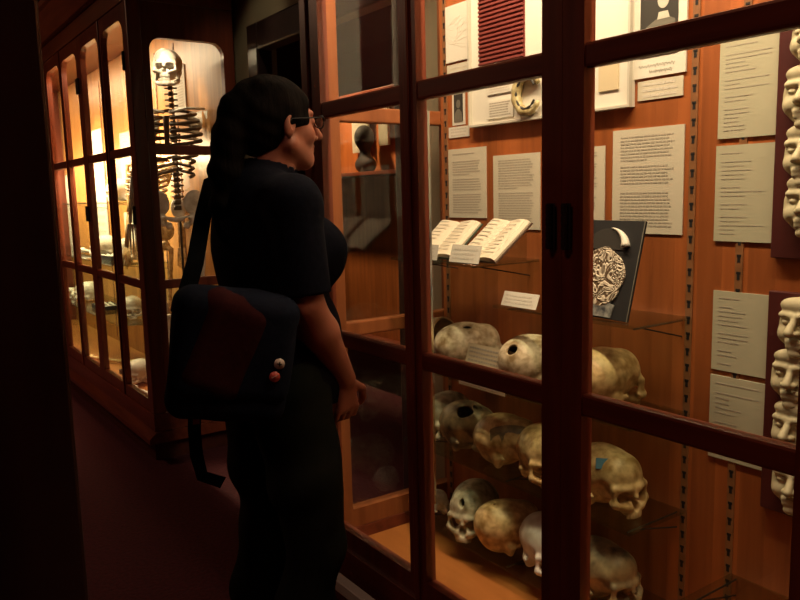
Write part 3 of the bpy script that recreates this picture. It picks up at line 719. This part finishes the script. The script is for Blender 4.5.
# ================================================================== LEFT CABINET: SKELETONS AND SPECIMENS
def skeleton(label, X, Y, Zfeet, rz, scale, mat, ribs):
    """articulated standing skeleton, 1.80 m tall at scale 1, face to -Y"""
    t = thing('standing_skeleton', label, 'skeleton', (X, Y, Zfeet), (0, 0, rz), 'mounted skeletons in the left cabinet'); t.scale = (scale,) * 3
    sk = skull_sdf(mandible=True, seed=21); sk.mesh('skull', M[mat], t, (0, -.02, 1.645))
    m = MB()
    for i in range(22):
        z = 1.0 + i * .029; y = .035 + .02 * math.sin((z - 1.0) * 6); r = .021 - .0004 * i
        m.tube([(0, y, z - .011), (0, y, z + .011)], r, 10); m.tube([(0, y + .01, z), (0, y + .045, z - .012)], [.007, .004], 6)
        m.tube([(-.032, y + .012, z), (.032, y + .012, z)], .005, 6)
    m.build('spine', M[ribs], t, True)
    m = MB()
    for i in range(10):
        z = 1.50 - i * .034; w = .085 + .055 * math.sin(PI * min(1, (i + 1.5) / 9)); d = .07 + .045 * math.sin(PI * min(1, (i + 1.5) / 10))
        for s in (-1, 1):
            pts = []
            for k in range(11):
                a = PI * k / 10; fr = 1 if i < 7 else .75
                if k > 10 * fr: break
                pts.append((s * (w * math.sin(a) + .012), .04 - d * (1 - math.cos(a)) * .82 + .02 * math.sin(a), z - .055 * (k / 10)))
            m.tube(pts, .0085, 6)
    m.tube([(0, -.15, 1.45), (0, -.17, 1.28)], [.016, .011], 8)
    m.build('rib_cage', M[ribs], t, True)
    s = SDF((-.19, -.08, .86), (.19, .12, 1.12), .005)
    for x in (-1, 1):
        s.ell((x * .085, .02, 1.03), (.055, .018, .065), .01, rot=(0, x * .5, x * .5)); s.ell((x * .085, 0, .94), (.035, .03, .035), .01)
        s.cone((x * .06, -.03, .95), (0, -.045, .94), .012, .012, .008); s.ell((x * .045, .005, .91), (.018, .02, .02), .01)
    s.ell((0, .05, 1.0), (.04, .025, .055), .01)
    for x in (-1, 1): s.ell((x * .055, -.02, .935), (.018, .03, .02), .005, 'sub')
    s.mesh('pelvis', M[mat], t)
    for x in (-1, 1):
        m = MB().tube([(x * .012, -.13, 1.47), (x * .09, -.09, 1.495), (x * .17, .0, 1.50)], .007, 8)
        m.prism([(x * .06, 1.47), (x * .155, 1.50), (x * .17, 1.47), (x * .10, 1.34)], 1, .055, .063)
        m.build('shoulder_bones', M[mat], t, True)
        m = MB().tube([(x * .185, .01, 1.49), (x * .19, .01, 1.44), (x * .20, .02, 1.22), (x * .205, .02, 1.17)], [.024, .013, .012, .022], 9)
        m.tube([(x * .20, .02, 1.165), (x * .215, -.01, .93)], [.013, .009], 8); m.tube([(x * .218, .02, 1.165), (x * .238, .0, .93)], [.010, .010], 8)
        for f in range(5):
            xx = x * (.205 + f * .010); m.tube([(xx, -.01, .925), (xx + x * .004 * (f - 2), -.015, .86), (xx + x * .005 * (f - 2), -.02, .78 + .012 * abs(f - 2))], [.006, .005, .003], 6)
        m.build('arm_bones', M[mat], t, True)
        m = MB().tube([(x * .085, 0, .94), (x * .135, .0, .91), (x * .13, .0, .85), (x * .095, -.01, .52), (x * .095, -.005, .46)], [.022, .018, .015, .014, .032], 10)
        m.tube([(x * .09, .0, .44), (x * .088, .005, .38), (x * .085, .02, .10), (x * .085, .02, .06)], [.030, .015, .012, .020], 9)
        m.tube([(x * .118, .02, .42), (x * .115, .03, .07)], .007, 7)
        for f in range(5): m.tube([(x * (.07 + .011 * f), .03, .045), (x * (.065 + .014 * f), -.07, .02), (x * (.064 + .015 * f), -.12 + .006 * f, .010)], [.010, .006, .004], 6)
        m.tube([(x * .09, .02, .055), (x * .09, .075, .022)], [.018, .018], 8)
        m.build('leg_bones', M[mat], t, True)
    m = MB().tube([(0, .085, .012), (0, .085, 1.50)], .006, 8).tube([(0, .085, 0.004), (0, .085, .016)], .06, 18)
    m.build('steel_stand', M['metal'], t, True)
    return t
skeleton('tall white-skulled skeleton standing at the glazed end of the left cabinet', -4.13, 1.41, .207, R(62), 1.05, 'bone_white', 'bone_brown')
skeleton('shorter brownish skeleton standing further back, behind the tall skeleton', -4.60, 1.42, .207, R(35), .88, 'bone_yellow', 'bone_dark')

# wooden display added to account for an orange glow of unknown cause beyond the doorway
t = thing('assumed_display', 'lit orange wooden display, assumed for the orange glow beyond the doorway', 'display', (-4.4, 2.95, 0))
MB().box(-.95, .95, 0, .04, .25, 1.96).build('back_panel', M['panel'], t)
MB().box(-.95, .95, -.24, -.0005, .25, .30, .004).build('base_shelf', M['frame_h'], t)
MB().box(-.95, .95, -.22, -.0005, 1.43, 1.455, .004).build('shelf', M['frame_h'], t)
MB().box(-.99, .99, -.05, .05, 1.9605, 2.01, .006).build('top_moulding', M['frame_h'], t)
for x, w, lab in ((-4.62, .23, 'wider white cloth hanging on the wooden display beyond the doorway'), (-4.33, .13, 'narrower white cloth hanging on the wooden display beyond the doorway')):
    n = 24
    m = MB()
    out = [(w * (i / n - .5), -.035 + .014 * math.sin(i * 1.25)) for i in range(n + 1)]
    out += [(u, q + .004) for u, q in out[::-1]]
    m.prism(out, 2, 1.60 + (.03 if w < .15 else 0), 1.93)
    o = m.build('hanging_cloth', M['white'], None, False, (x, 2.95, 0)); tag(o, lab, 'cloth', 'cloths on the wooden display')
s = SDF((-.14, -.09, 0), (.14, .09, .36), .006)
s.ell((0, 0, .05), (.10, .06, .06), 0); s.cone((0, 0, .05), (0, 0, .16), .04, .035, .03); s.ell((0, -.005, .23), (.062, .07, .085), .02); s.box((0, 0, -.05), (.3, .3, .05), 0, 'sub')
o = s.mesh('dark_bust', M['black'], None, (-4.45, 2.84, 1.4555)); tag(o, 'dark bust on the shelf of the wooden display beyond the doorway', 'bust')

# specimens on the glass shelves and on the cabinet floor
g = 'pale skulls in the left cabinet'
base = skull_sdf(h=.0034, seed=31).mesh('skull', M['bone_white'], None, (-4.98, 1.36, .921), (0, 0, R(60)))
tag(base, 'white skull at the near end of the middle shelf in the left cabinet', 'skull', g)
for X, Y, Z, rz, sc, lab in (
        (-5.55, 1.36, .921, 20, 1.0, 'white skull second from the near end of the middle shelf, left cabinet'),
        (-5.02, 1.38, .551, 75, .95, 'white skull at the near end of the lowest shelf in the left cabinet'),
        (-6.15, 1.36, .551, -20, 1.0, 'white skull far along the lowest shelf in the left cabinet'),
        (-5.05, 1.36, 1.301, 30, .95, 'white skull at the near end of the top shelf in the left cabinet'),
        (-4.62, 1.27, .206, 40, 1.0, 'white skull on the floor of the left cabinet near its glazed end')):
    o = base.copy(); COL.objects.link(o); o.location = (X, Y, Z); o.rotation_euler = (0, 0, R(rz)); o.scale = (sc,) * 3; tag(o, lab, 'skull', g)

def long_bone(label, X, Y, Z, rz, L=.40, mat='bone_white', r=.013):
    s = SDF((-L / 2 - .03, -.05, 0), (L / 2 + .03, .05, .06), .004)
    s.chain([(-L / 2, 0, .026), (-L / 4, .004, .020), (L / 4, .004, .020), (L / 2, 0, .026)], [r * 1.15, r * .85, r * .85, r * 1.15], .01)
    for a in (-1, 1):
        s.ell((a * L / 2, .014, .022), (.022, .018, .021), .008); s.ell((a * L / 2, -.014, .022), (.022, .018, .021), .008)
    o = s.mesh('long_bone', M[mat], None, (X, Y, Z), (0, 0, R(rz)))
    return tag(o, label, 'bone', 'loose long bones in the left cabinet')
long_bone('curved pale thigh bone lying on the cabinet floor at the glazed end', -4.22, 1.235, .206, 15)
long_bone('pale long bone on the middle shelf beyond both white skulls', -5.95, 1.36, .921, 10, .30)
long_bone('pale long bone on the lowest shelf, far end of the left cabinet', -6.65, 1.36, .551, -8, .36)
long_bone('brown long bone on the cabinet floor behind the first double stile', -5.35, 1.30, .206, 25, .42, 'bone_yellow')

def tray(label, X, Y, Z, w, d, n):
    t = thing('specimen_tray', label, 'tray', (X, Y, Z), (0, 0, 0), 'black specimen trays')
    MB().box(-w / 2, w / 2, -d / 2, d / 2, 0, .012, .002).box(-w / 2, w / 2, -d / 2, -d / 2 + .006, .012, .028).box(-w / 2, w / 2, d / 2 - .006, d / 2, .012, .028).build('tray', M['black'], t)
    return t

def tray(label, X, Y, Z, rz, n, seed):
    t = thing('specimen_tray', label, 'tray', (X, Y, Z), (0, 0, R(rz)), 'black specimen trays')
    w, d = .13, .07
    MB().box(-w, w, -d, d, 0, .010).box(-w, w, -d, -d + .006, .0101, .028).box(-w, w, d - .006, d, .0101, .028).box(-w, -w + .006, -d + .0061, d - .0061, .0101, .028).box(w - .006, w, -d + .0061, d - .0061, .0101, .028).build('tray_body', M['black'], t)
    rg = random.Random(seed)
    for k in range(n):
        y = -d + .02 + (2 * d - .04) * k / max(1, n - 1); a = rg.uniform(-.01, .01)
        MB().tube([(-.10 + a, y, .022), (-.03, y + .004, .020), (.04, y - .003, .020), (.10 + a, y, .022)], [.011, .007, .007, .010], 8).build('small_bone', M['bone_white'], t, True)
    return t
tray('black tray of small bones near the near end of the middle shelf', -5.27, 1.36, .9205, 4, 4, 1)
tray('black tray of small bones in the middle of the lowest shelf', -5.62, 1.36, .5505, -3, 4, 2)
tray('black tray of small bones on the cabinet floor beside the curved thigh bone', -4.86, 1.34, .2055, 6, 4, 3)

g = 'white information boards in the left cabinet'
for x0, x1, z0, z1, lab, mt in ((-6.62, -6.22, .80, 1.86, 'tall white information board on the back of the left cabinet, far end', 'white'),
                           (-5.72, -5.47, 1.36, 1.78, 'small grey-white board on the back of the left cabinet above the top shelf', 'paper'),
                           (-4.52, -4.33, 1.78, 2.06, 'pale card on the back panel behind the tall skeleton skull', 'white'),
                           (-7.6, -7.25, .80, 1.55, 'farthest white information board on the back of the left cabinet', 'white'),
                           (-5.75, -5.35, 1.0, 1.22, 'wide low white board above the middle shelf of the left cabinet', 'white')):
    o = sheet('information_board', lab, 'board', x0, x1, z0, z1, mt, y=YB - .0005, t=.006, group=g)
    text_on(o, 16, 'ink_faint', seed=int(abs(x0) * 10), t=.006)

# ================================================================== PERSON
PX, PY = -1.70, .815
person = thing('person', 'person with a long black ponytail, glasses, dark t-shirt and trousers, looking into the right cabinet', 'person', (PX, PY, 0))
H = .0055
def torso(s, g=0., k=.03):
    s.ell((0, -.02, .87), (.158 + g, .125 + g, .125 + g), 0)
    s.ell((0, -.005, 1.00), (.140 + g, .118 + g, .12 + g), k)
    s.ell((0, -.015, 1.17), (.150 + g, .115 + g, .16 + g), k)
    s.ell((0, .04, .97), (.115 + g, .095 + g, .10 + g), k)
    for x in (-1, 1):
        s.ell((x * .066, .075, 1.165), (.064 + g, .062 + g, .068 + g), k)
        s.cone((x * .03, -.035, 1.315), (x * .150, -.025, 1.285), .048 + g, .047 + g, k)
    s.ell((0, -.05, 1.25), (.12 + g, .07 + g, .10 + g), k)
RS, RE, RW = (.165, -.03, 1.285), (.185, -.018, 1.06), (.135, .105, .862)     # right arm: shoulder, elbow, wrist
LS, LE, LW = (-.170, -.02, 1.285), (-.185, .02, 1.04), (-.13, .11, .87)
def arm(s, S_, E_, W_, g=0., upto=2):
    s.cone(S_, E_, .046 + g, .038 + g, .02)
    if upto > 1:
        mid = tuple(E_[i] * .65 + W_[i] * .35 for i in range(3))
        s.chain([E_, mid, W_], [.041 + g, .042 + g, .027 + g], .015)
def leg(s, sx, fy, g=0., low=.06):
    s.chain([(sx * .082, -.02, .84), (sx * .088, fy * .5, .62), (sx * .088, fy + .01, .44), (sx * .085, fy - .03, .28), (sx * .085, fy - .02, low)],
            [.092 + g, .078 + g, .058 + g, .054 + g * 1.5, .036 + g * 2], .03)
def hand(s, W_, d, thumb, curl, k=.006):
    """palm and five fingers; d = direction of the hand, thumb = side vector, curl = palm normal"""
    W_, d, th, cu = Vector(W_), Vector(d).normalized(), Vector(thumb).normalized(), Vector(curl).normalized()
    for o in (-.022, -.007, .008, .021):
        s.cone(W_ + d * .005 + th * o * .6, W_ + d * .075 + th * o, .013, .0115, k)
    for o, L in ((-.029, .052), (-.010, .066), (.009, .072), (.027, .064)):
        a = W_ + d * .078 + th * o; b = a + (d * .8 + cu * .45).normalized() * L * .45; c = b + (d * .35 + cu * .95).normalized() * L * .32; e = c + (cu * .95 - d * .25).normalized() * L * .25
        s.chain([a, b, c, e], [.0088, .0082, .0075, .0065], .001)
    a = W_ + d * .02 + th * .022; b = a + (d * .6 + th * .8).normalized() * .034; c = b + (d * .95 + th * .25 + cu * .3).normalized() * .030; e = c + (d * .8 + cu * .5).normalized() * .022
    s.chain([a, b, c, e], [.013, .0105, .0095, .0078], .003)

HC = Vector((.0, .022, 1.478))      # middle of the head
b = SDF((-.29, -.20, 0.0), (.29, .31, 1.60), H)
torso(b)
b.cone((0, -.02, 1.31), (0, .022, 1.40), .054, .050, .025)
for sx, fy in ((1, .022), (-1, -.022)):
    leg(b, sx, fy)
    b.cone((sx * .085, fy - .04, .045), (sx * .095, fy + .11, .030), .034, .026, .02)
arm(b, RS, RE, RW); arm(b, LS, LE, LW)
hand(b, RW, (-.10, .12, -.98), (-.1, .95, .12), (-.95, -.1, -.05))
hand(b, LW, (.10, .12, -.98), (.1, .95, .12), (.95, -.1, -.05))
body = b.mesh('body', M['skin'], person)
# finer head, part of the same figure
h = SDF((-.10, -.085, 1.335), (.10, .185, 1.60), .0028)
c = HC
h.ell(c + Vector((0, -.012, .018)), (.073, .092, .080), 0)
h.ell(c + Vector((0, .030, -.030)), (.060, .060, .070), .02)
h.cone(c + Vector((-.018, .058, -.088)), c + Vector((.018, .058, -.088)), .024, .024, .02)
for x in (-1, 1):
    h.cone(c + Vector((x * .056, .005, -.055)), c + Vector((x * .022, .055, -.088)), .020, .018, .02)
    h.ell(c + Vector((x * .036, .058, -.032)), (.022, .022, .022), .012)
    h.cone(c + Vector((x * .010, .083, .020)), c + Vector((x * .040, .070, .020)), .008, .007, .010)
    h.ell(c + Vector((x * .030, .087, .002)), (.016, .013, .010), .006, 'sub')
    h.ell(c + Vector((x * .030, .073, .002)), (.013, .012, .011), .002)
    h.ell(c + Vector((x * .012, .094, -.036)), (.008, .009, .007), .004)
    h.ell(c + Vector((x * .074, -.004, -.012)), (.010, .017, .030), .003, rot=(R(-12), 0, x * R(22)))
    h.ell(c + Vector((x * .082, .002, -.008)), (.006, .009, .016), .003, 'sub')
h.cone(c + Vector((0, .088, .012)), c + Vector((0, .112, -.030)), .006, .0105, .008)
h.cone(c + Vector((-.017, .083, -.056)), c + Vector((.017, .083, -.056)), .0065, .0065, .004)
h.cone(c + Vector((-.014, .082, -.067)), c + Vector((.014, .082, -.067)), .0075, .0075, .004)
h.cone(c + Vector((-.02, .0915, -.0615)), c + Vector((.02, .0915, -.0615)), .0018, .0018, .001, 'sub')
h.cone((0, -.02, 1.31), (0, .022, 1.42), .0545, .0505, .02)
head = h.mesh('head', M['skin'], None)
def join(a, bo):
    me = a.data; bm = bmesh.new(); bm.from_mesh(me); bm.from_mesh(bo.data); bm.to_mesh(me); bm.free()
    bpy.data.objects.remove(bo); me.polygons.foreach_set('use_smooth', [True] * len(me.polygons))
join(body, head)

# t-shirt
s = SDF((-.30, -.22, .76), (.30, .30, 1.42), H)
torso(s, .016, .035)
s.cone((0, -.02, 1.30), (0, -.002, 1.36), .070, .067, .02)
s.cone((0, -.01, .86), (0, -.01, .80), .15, .15, .03)
s.ell((0, .03, .87), (.155, .135, .13), .04)
s.noise(.0022, 26, 5)
for S_, E_ in ((RS, RE), (LS, LE)):
    S2_ = Vector(S_); E2 = Vector(E_); s.cone(S2_, E2 + (E2 - S2_) * .02, .062, .060, .03)
    dd = (E2 - S2_).normalized(); q = E2 + dd * .028
    s.box(q, (.09, .09, .05), 0, 'sub', 0, dd.to_track_quat('Z', 'Y').to_euler())
    s.cone(E2 - dd * .08, E2 + dd * .08, .048, .054, 0, 'sub')
s.box((0, 0, .745), (.4, .4, .06), 0, 'sub')
s.box((0, .03, 1.425), (.1, .12, .05), 0, 'sub', 0, (R(-14), 0, 0))
s.cone((0, -.015, 1.33), (0, .02, 1.42), .059, .060, 0, 'sub')
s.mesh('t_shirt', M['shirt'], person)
# trousers
s = SDF((-.24, -.22, .03), (.24, .24, .95), H)
s.ell((0, -.02, .87), (.168, .140, .10), 0)
for sx, fy in ((1, .022), (-1, -.022)):
    leg(s, sx, fy, .010, .07)
s.box((0, 0, .985), (.4, .4, .06), 0, 'sub'); s.box((0, 0, 0.0), (.4, .4, .055), 0, 'sub')
s.noise(.0045, 24, 8)
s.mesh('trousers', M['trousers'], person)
for sx, fy in ((1, .022), (-1, -.022)):
    s = SDF((sx * .09 - .07, fy - .13, 0), (sx * .09 + .07, fy + .20, .13), .005)
    s.cone((sx * .085, fy - .045, .048), (sx * .097, fy + .115, .036), .046, .040, 0); s.cone((sx * .085, fy - .03, .05), (sx * .085, fy - .03, .10), .048, .050, .01)
    s.box((0, 0, -.045), (.5, .5, .05), 0, 'sub')
    s.mesh('shoe', M['shoe'], person)
# hair: cap, gathered tail
s = SDF((-.13, -.24, 1.15), (.13, .13, 1.60), .0035)
s.ell(c + Vector((0, -.016, .022)), (.081, .100, .089), 0)
s.ell(c + Vector((0, -.055, -.010)), (.068, .058, .070), .03)
# face side is cut back along a slanting hairline that leaves ears and forehead free
s.box(c + Vector((0, .118, -.02)), (.2, .062, .12), .01, 'sub', 0, (R(-14), 0, 0))
s.box(c + Vector((0, .085, -.095)), (.2, .09, .085), .01, 'sub', 0, (R(10), 0, 0))
s.cone(c + Vector((0, -.060, .050)), c + Vector((0, -.085, .050)), .036, .030, .015)
s.chain([c + Vector(p) for p in ((0, -.083, .055), (.004, -.108, .022), (.006, -.126, -.035), (.004, -.136, -.11), (0, -.142, -.19), (-.004, -.140, -.27))], [.028, .033, .037, .038, .033, .012], .02)
s.noise(.0028, 70, 9)
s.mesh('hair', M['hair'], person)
m = MB()
e = c + Vector((0, .104, .002))
for x in (-1, 1):
    pts = [e + Vector((x * .030 + .024 * math.cos(a), -.006 * abs(math.cos(a)), .015 * math.sin(a))) for a in [2 * PI * i / 18 for i in range(19)]]
    m.tube(pts, .0015, 6)
    m.tube([e + Vector((x * .053, -.004, .006)), e + Vector((x * .076, -.02, .006)), c + Vector((x * .080, .0, .002)), c + Vector((x * .079, -.012, -.012))], .0016, 6)
m.tube([e + Vector((-.007, 0, .004)), e + Vector((.007, 0, .004))], .0015, 6)
gl = m.build('glasses', M['black'], person, True)
m = MB()
for x in (-1, 1):
    m.prism([(e.x + x * .030 + .0225 * math.cos(2 * PI * i / 18), e.z + .0135 * math.sin(2 * PI * i / 18)) for i in range(18)], 1, e.y - .004, e.y - .003)
m.build('lenses', M['glass'], gl)

# ================================================================== MESSENGER BAG
bag = thing('messenger_bag', 'navy and maroon messenger bag slung behind the hip of the person, with two round badges', 'bag', (-1.57, .603, .80), (R(4), R(10), R(72)))
s = SDF((-.20, -.09, -.03), (.20, .09, .36), .005)
s.box((0, 0, .155), (.130, .050, .135), 0, 'add', .045); s.noise(.004, 22, 11)
s.mesh('bag_body', M['bag_navy'], bag)
s = SDF((-.20, -.11, .02), (.20, .09, .37), .005)
s.box((0, -.010, .19), (.135, .056, .125), 0, 'add', .045); s.box((0, .03, .10), (.3, .066, .15), 0, 'sub'); s.box((0, 0, .03), (.3, .2, .035), 0, 'sub'); s.noise(.003, 22, 12)
fl_ = s.mesh('flap', M['bag_navy'], bag)
s = SDF((-.12, -.115, .06), (.12, .0, .37), .005)
s.box((-0.02, -.015, .195), (.085, .056, .120), 0, 'add', .045, (0, R(14), 0)); s.box((0, .03, .10), (.3, .070, .30), 0, 'sub'); s.box((0, 0, .045), (.3, .2, .04), 0, 'sub'); s.noise(.003, 22, 12)
tag(s.mesh('flap_panel', M['bag_maroon'], fl_), 'maroon middle panel of the flap')
for (x, z, mt, lb) in ((.096, .175, 'badge_white', 'pale round badge'), (.090, .146, 'badge_red', 'red round badge')):
    if mt not in M: M[mt] = flat(mt, (.62, .50, .42) if 'white' in mt else (.60, .10, .08), .35)
    o = MB().disc((0, 0, 0), .0115, t=.004, n=20).build('badge', M[mt], fl_, True, (x, -.070, z)); tag(o, lb)
    mk = MB().box(-.005, .005, -.0026, -.0021, -.0012, .0012).box(-.0012, .0012, -.0026, -.0021, -.005, .005) if 'white' in mt else MB().tube([(-.006, -.0024, -.003), (0, -.0024, .001), (.006, -.0024, .005)], .0009, 5)
    mk.build('badge_mark', M['photo_dark'] if 'white' in mt else M['badge_white'], o)
def strap(mb, pts, w, t=.0025, side=Vector((0, 0, 1))):
    pts = [Vector(p) for p in pts]; v = []; f = []
    for i, p in enumerate(pts):
        tn = (pts[min(i + 1, len(pts) - 1)] - pts[max(i - 1, 0)]).normalized(); a = tn.cross(Vector((0, 1, 0))).normalized(); nn = a.cross(tn)
        for q in (a * w / 2 + nn * t / 2, -a * w / 2 + nn * t / 2, -a * w / 2 - nn * t / 2, a * w / 2 - nn * t / 2): v.append(p + q)
    for i in range(len(pts) - 1):
        for k in range(4): f.append((i * 4 + k, i * 4 + (k + 1) % 4, i * 4 + 4 + (k + 1) % 4, i * 4 + 4 + k))
    f += [(3, 2, 1, 0), tuple(len(pts) * 4 - 4 + k for k in range(4))]
    mb.add(v, f)
M['tag_red'] = flat('dusty_red_tag', (.35, .05, .06), .7)
# strap and hanging ends, laid out in world space then brought into the bag's frame
bpy.context.view_layer.update()
inv = (Matrix.Translation(bag.location) @ bag.rotation_euler.to_matrix().to_4x4()).inverted()
def in_bag(pts): return [inv @ Vector(p) for p in pts]
m = MB(); strap(m, in_bag([(-1.61, .56, .99), (-1.61, .545, 1.06), (-1.66, .60, 1.16), (-1.74, .655, 1.26), (-1.80, .70, 1.335), (-1.835, .77, 1.36), (-1.85, .84, 1.345), (-1.84, .92, 1.27)]), .038)
m.build('shoulder_strap', M['webbing'], bag)
m = MB(); strap(m, in_bag([(-1.59, .555, .86), (-1.595, .552, .80), (-1.60, .555, .74), (-1.60, .565, .69), (-1.595, .61, .665)]), .028)
ts = m.build('strap_end', M['webbing'], bag)
m = MB(); strap(m, in_bag([(-1.572, .550, .86), (-1.569, .548, .82)]), .014, .004)
m.build('red_tag', M['tag_red'], ts)

# ================================================================== LIGHT
def area(name, loc, rot, sx, sy, power, col):
    l = bpy.data.lights.new(name, 'AREA'); l.shape = 'RECTANGLE'; l.size = sx; l.size_y = sy; l.energy = power; l.color = col
    o = bpy.data.objects.new(name, l); COL.objects.link(o); o.location = loc; o.rotation_euler = rot; return o
WARM = (1, .78, .48)
# strip lights behind the friezes, shining down and back into the cabinets
area('right_cabinet_light', (-1.10, 1.19, 2.26), (R(12), 0, 0), 1.7, .05, 32, (1, .77, .47))
area('left_cabinet_light', (-6.1, 1.20, 2.26), (R(12), 0, 0), 3.0, .05, 42, (1, .78, .46))
def spot(name, loc, target, power, ang, col=WARM, size=.02):
    l = bpy.data.lights.new(name, 'SPOT'); l.energy = power; l.spot_size = R(ang); l.spot_blend = .7; l.color = col; l.shadow_soft_size = size
    o = bpy.data.objects.new(name, l); COL.objects.link(o); o.location = loc
    o.rotation_euler = (Vector(target) - Vector(loc)).to_track_quat('-Z', 'Y').to_euler(); return o
area('left_cabinet_rail_light', (-6.1, 1.150, 1.60), (R(48), 0, 0), 2.9, .03, 95, (1, .74, .40))
spot('skeleton_spotlight', (-3.85, 1.20, 2.22), (-4.15, 1.42, 1.85), 20, 50)
spot('panel_spotlight', (-4.0, 1.25, 2.2), (-4.08, 1.58, 1.78), 3.5, 18)
spot('board_spotlight', (-6.2, 1.20, 2.22), (-6.4, 1.57, 1.5), 60, 60)
spot('doorway_display_light', (-4.9, 2.3, 2.6), (-4.5, 2.95, 1.55), 190, 60, (1, .70, .36), .05)  # added to make the assumed display glow orange
area('corridor_fill', (-.6, -.7, 2.9), (0, 0, 0), .5, .5, 5.5, (1, .42, .30))  # added fill, standing in for warm ambient light on frames and figure
area('far_corridor_fill', (-5.2, -.9, 2.9), (0, 0, 0), .5, .5, 16, (1, .55, .32))  # added fill that brightens the far cornice and frieze, no known fixture
spot('gap_wall_fill', (-2.9, 1.2, 2.9), (-3.66, 1.66, 1.75), 10, 34)  # added fill aimed at the wall strip beside the doorway to brighten it
w = bpy.data.worlds.new('world'); scene.world = w; w.use_nodes = True
w.node_tree.nodes['Background'].inputs[0].default_value = (.02, .012, .016, 1); w.node_tree.nodes['Background'].inputs[1].default_value = .3

# ================================================================== CAMERA
cam = bpy.data.cameras.new('camera'); co = bpy.data.objects.new('camera', cam); COL.objects.link(co)
cam.sensor_width = 36; cam.lens = 36 * 765 / 800; cam.clip_start = .05
rows = [(.5737492, -.0978192, .8131687), (.8186608, .0983437, -.5657941), (-.0246245, .9903332, .1365054)]
co.matrix_world = Matrix.Translation((0, 0, 1.30)) @ Matrix(rows).to_4x4()
scene.camera = co
vs = scene.view_settings; vs.view_transform = 'Standard'; vs.look = 'None'; vs.gamma = 1; vs.use_curve_mapping = False; vs.exposure = 0
cy = scene.cycles; cy.max_bounces = 8; cy.diffuse_bounces = 4; cy.glossy_bounces = 4; cy.transparent_max_bounces = 32; cy.use_denoising = True
cy.sample_clamp_indirect = 4
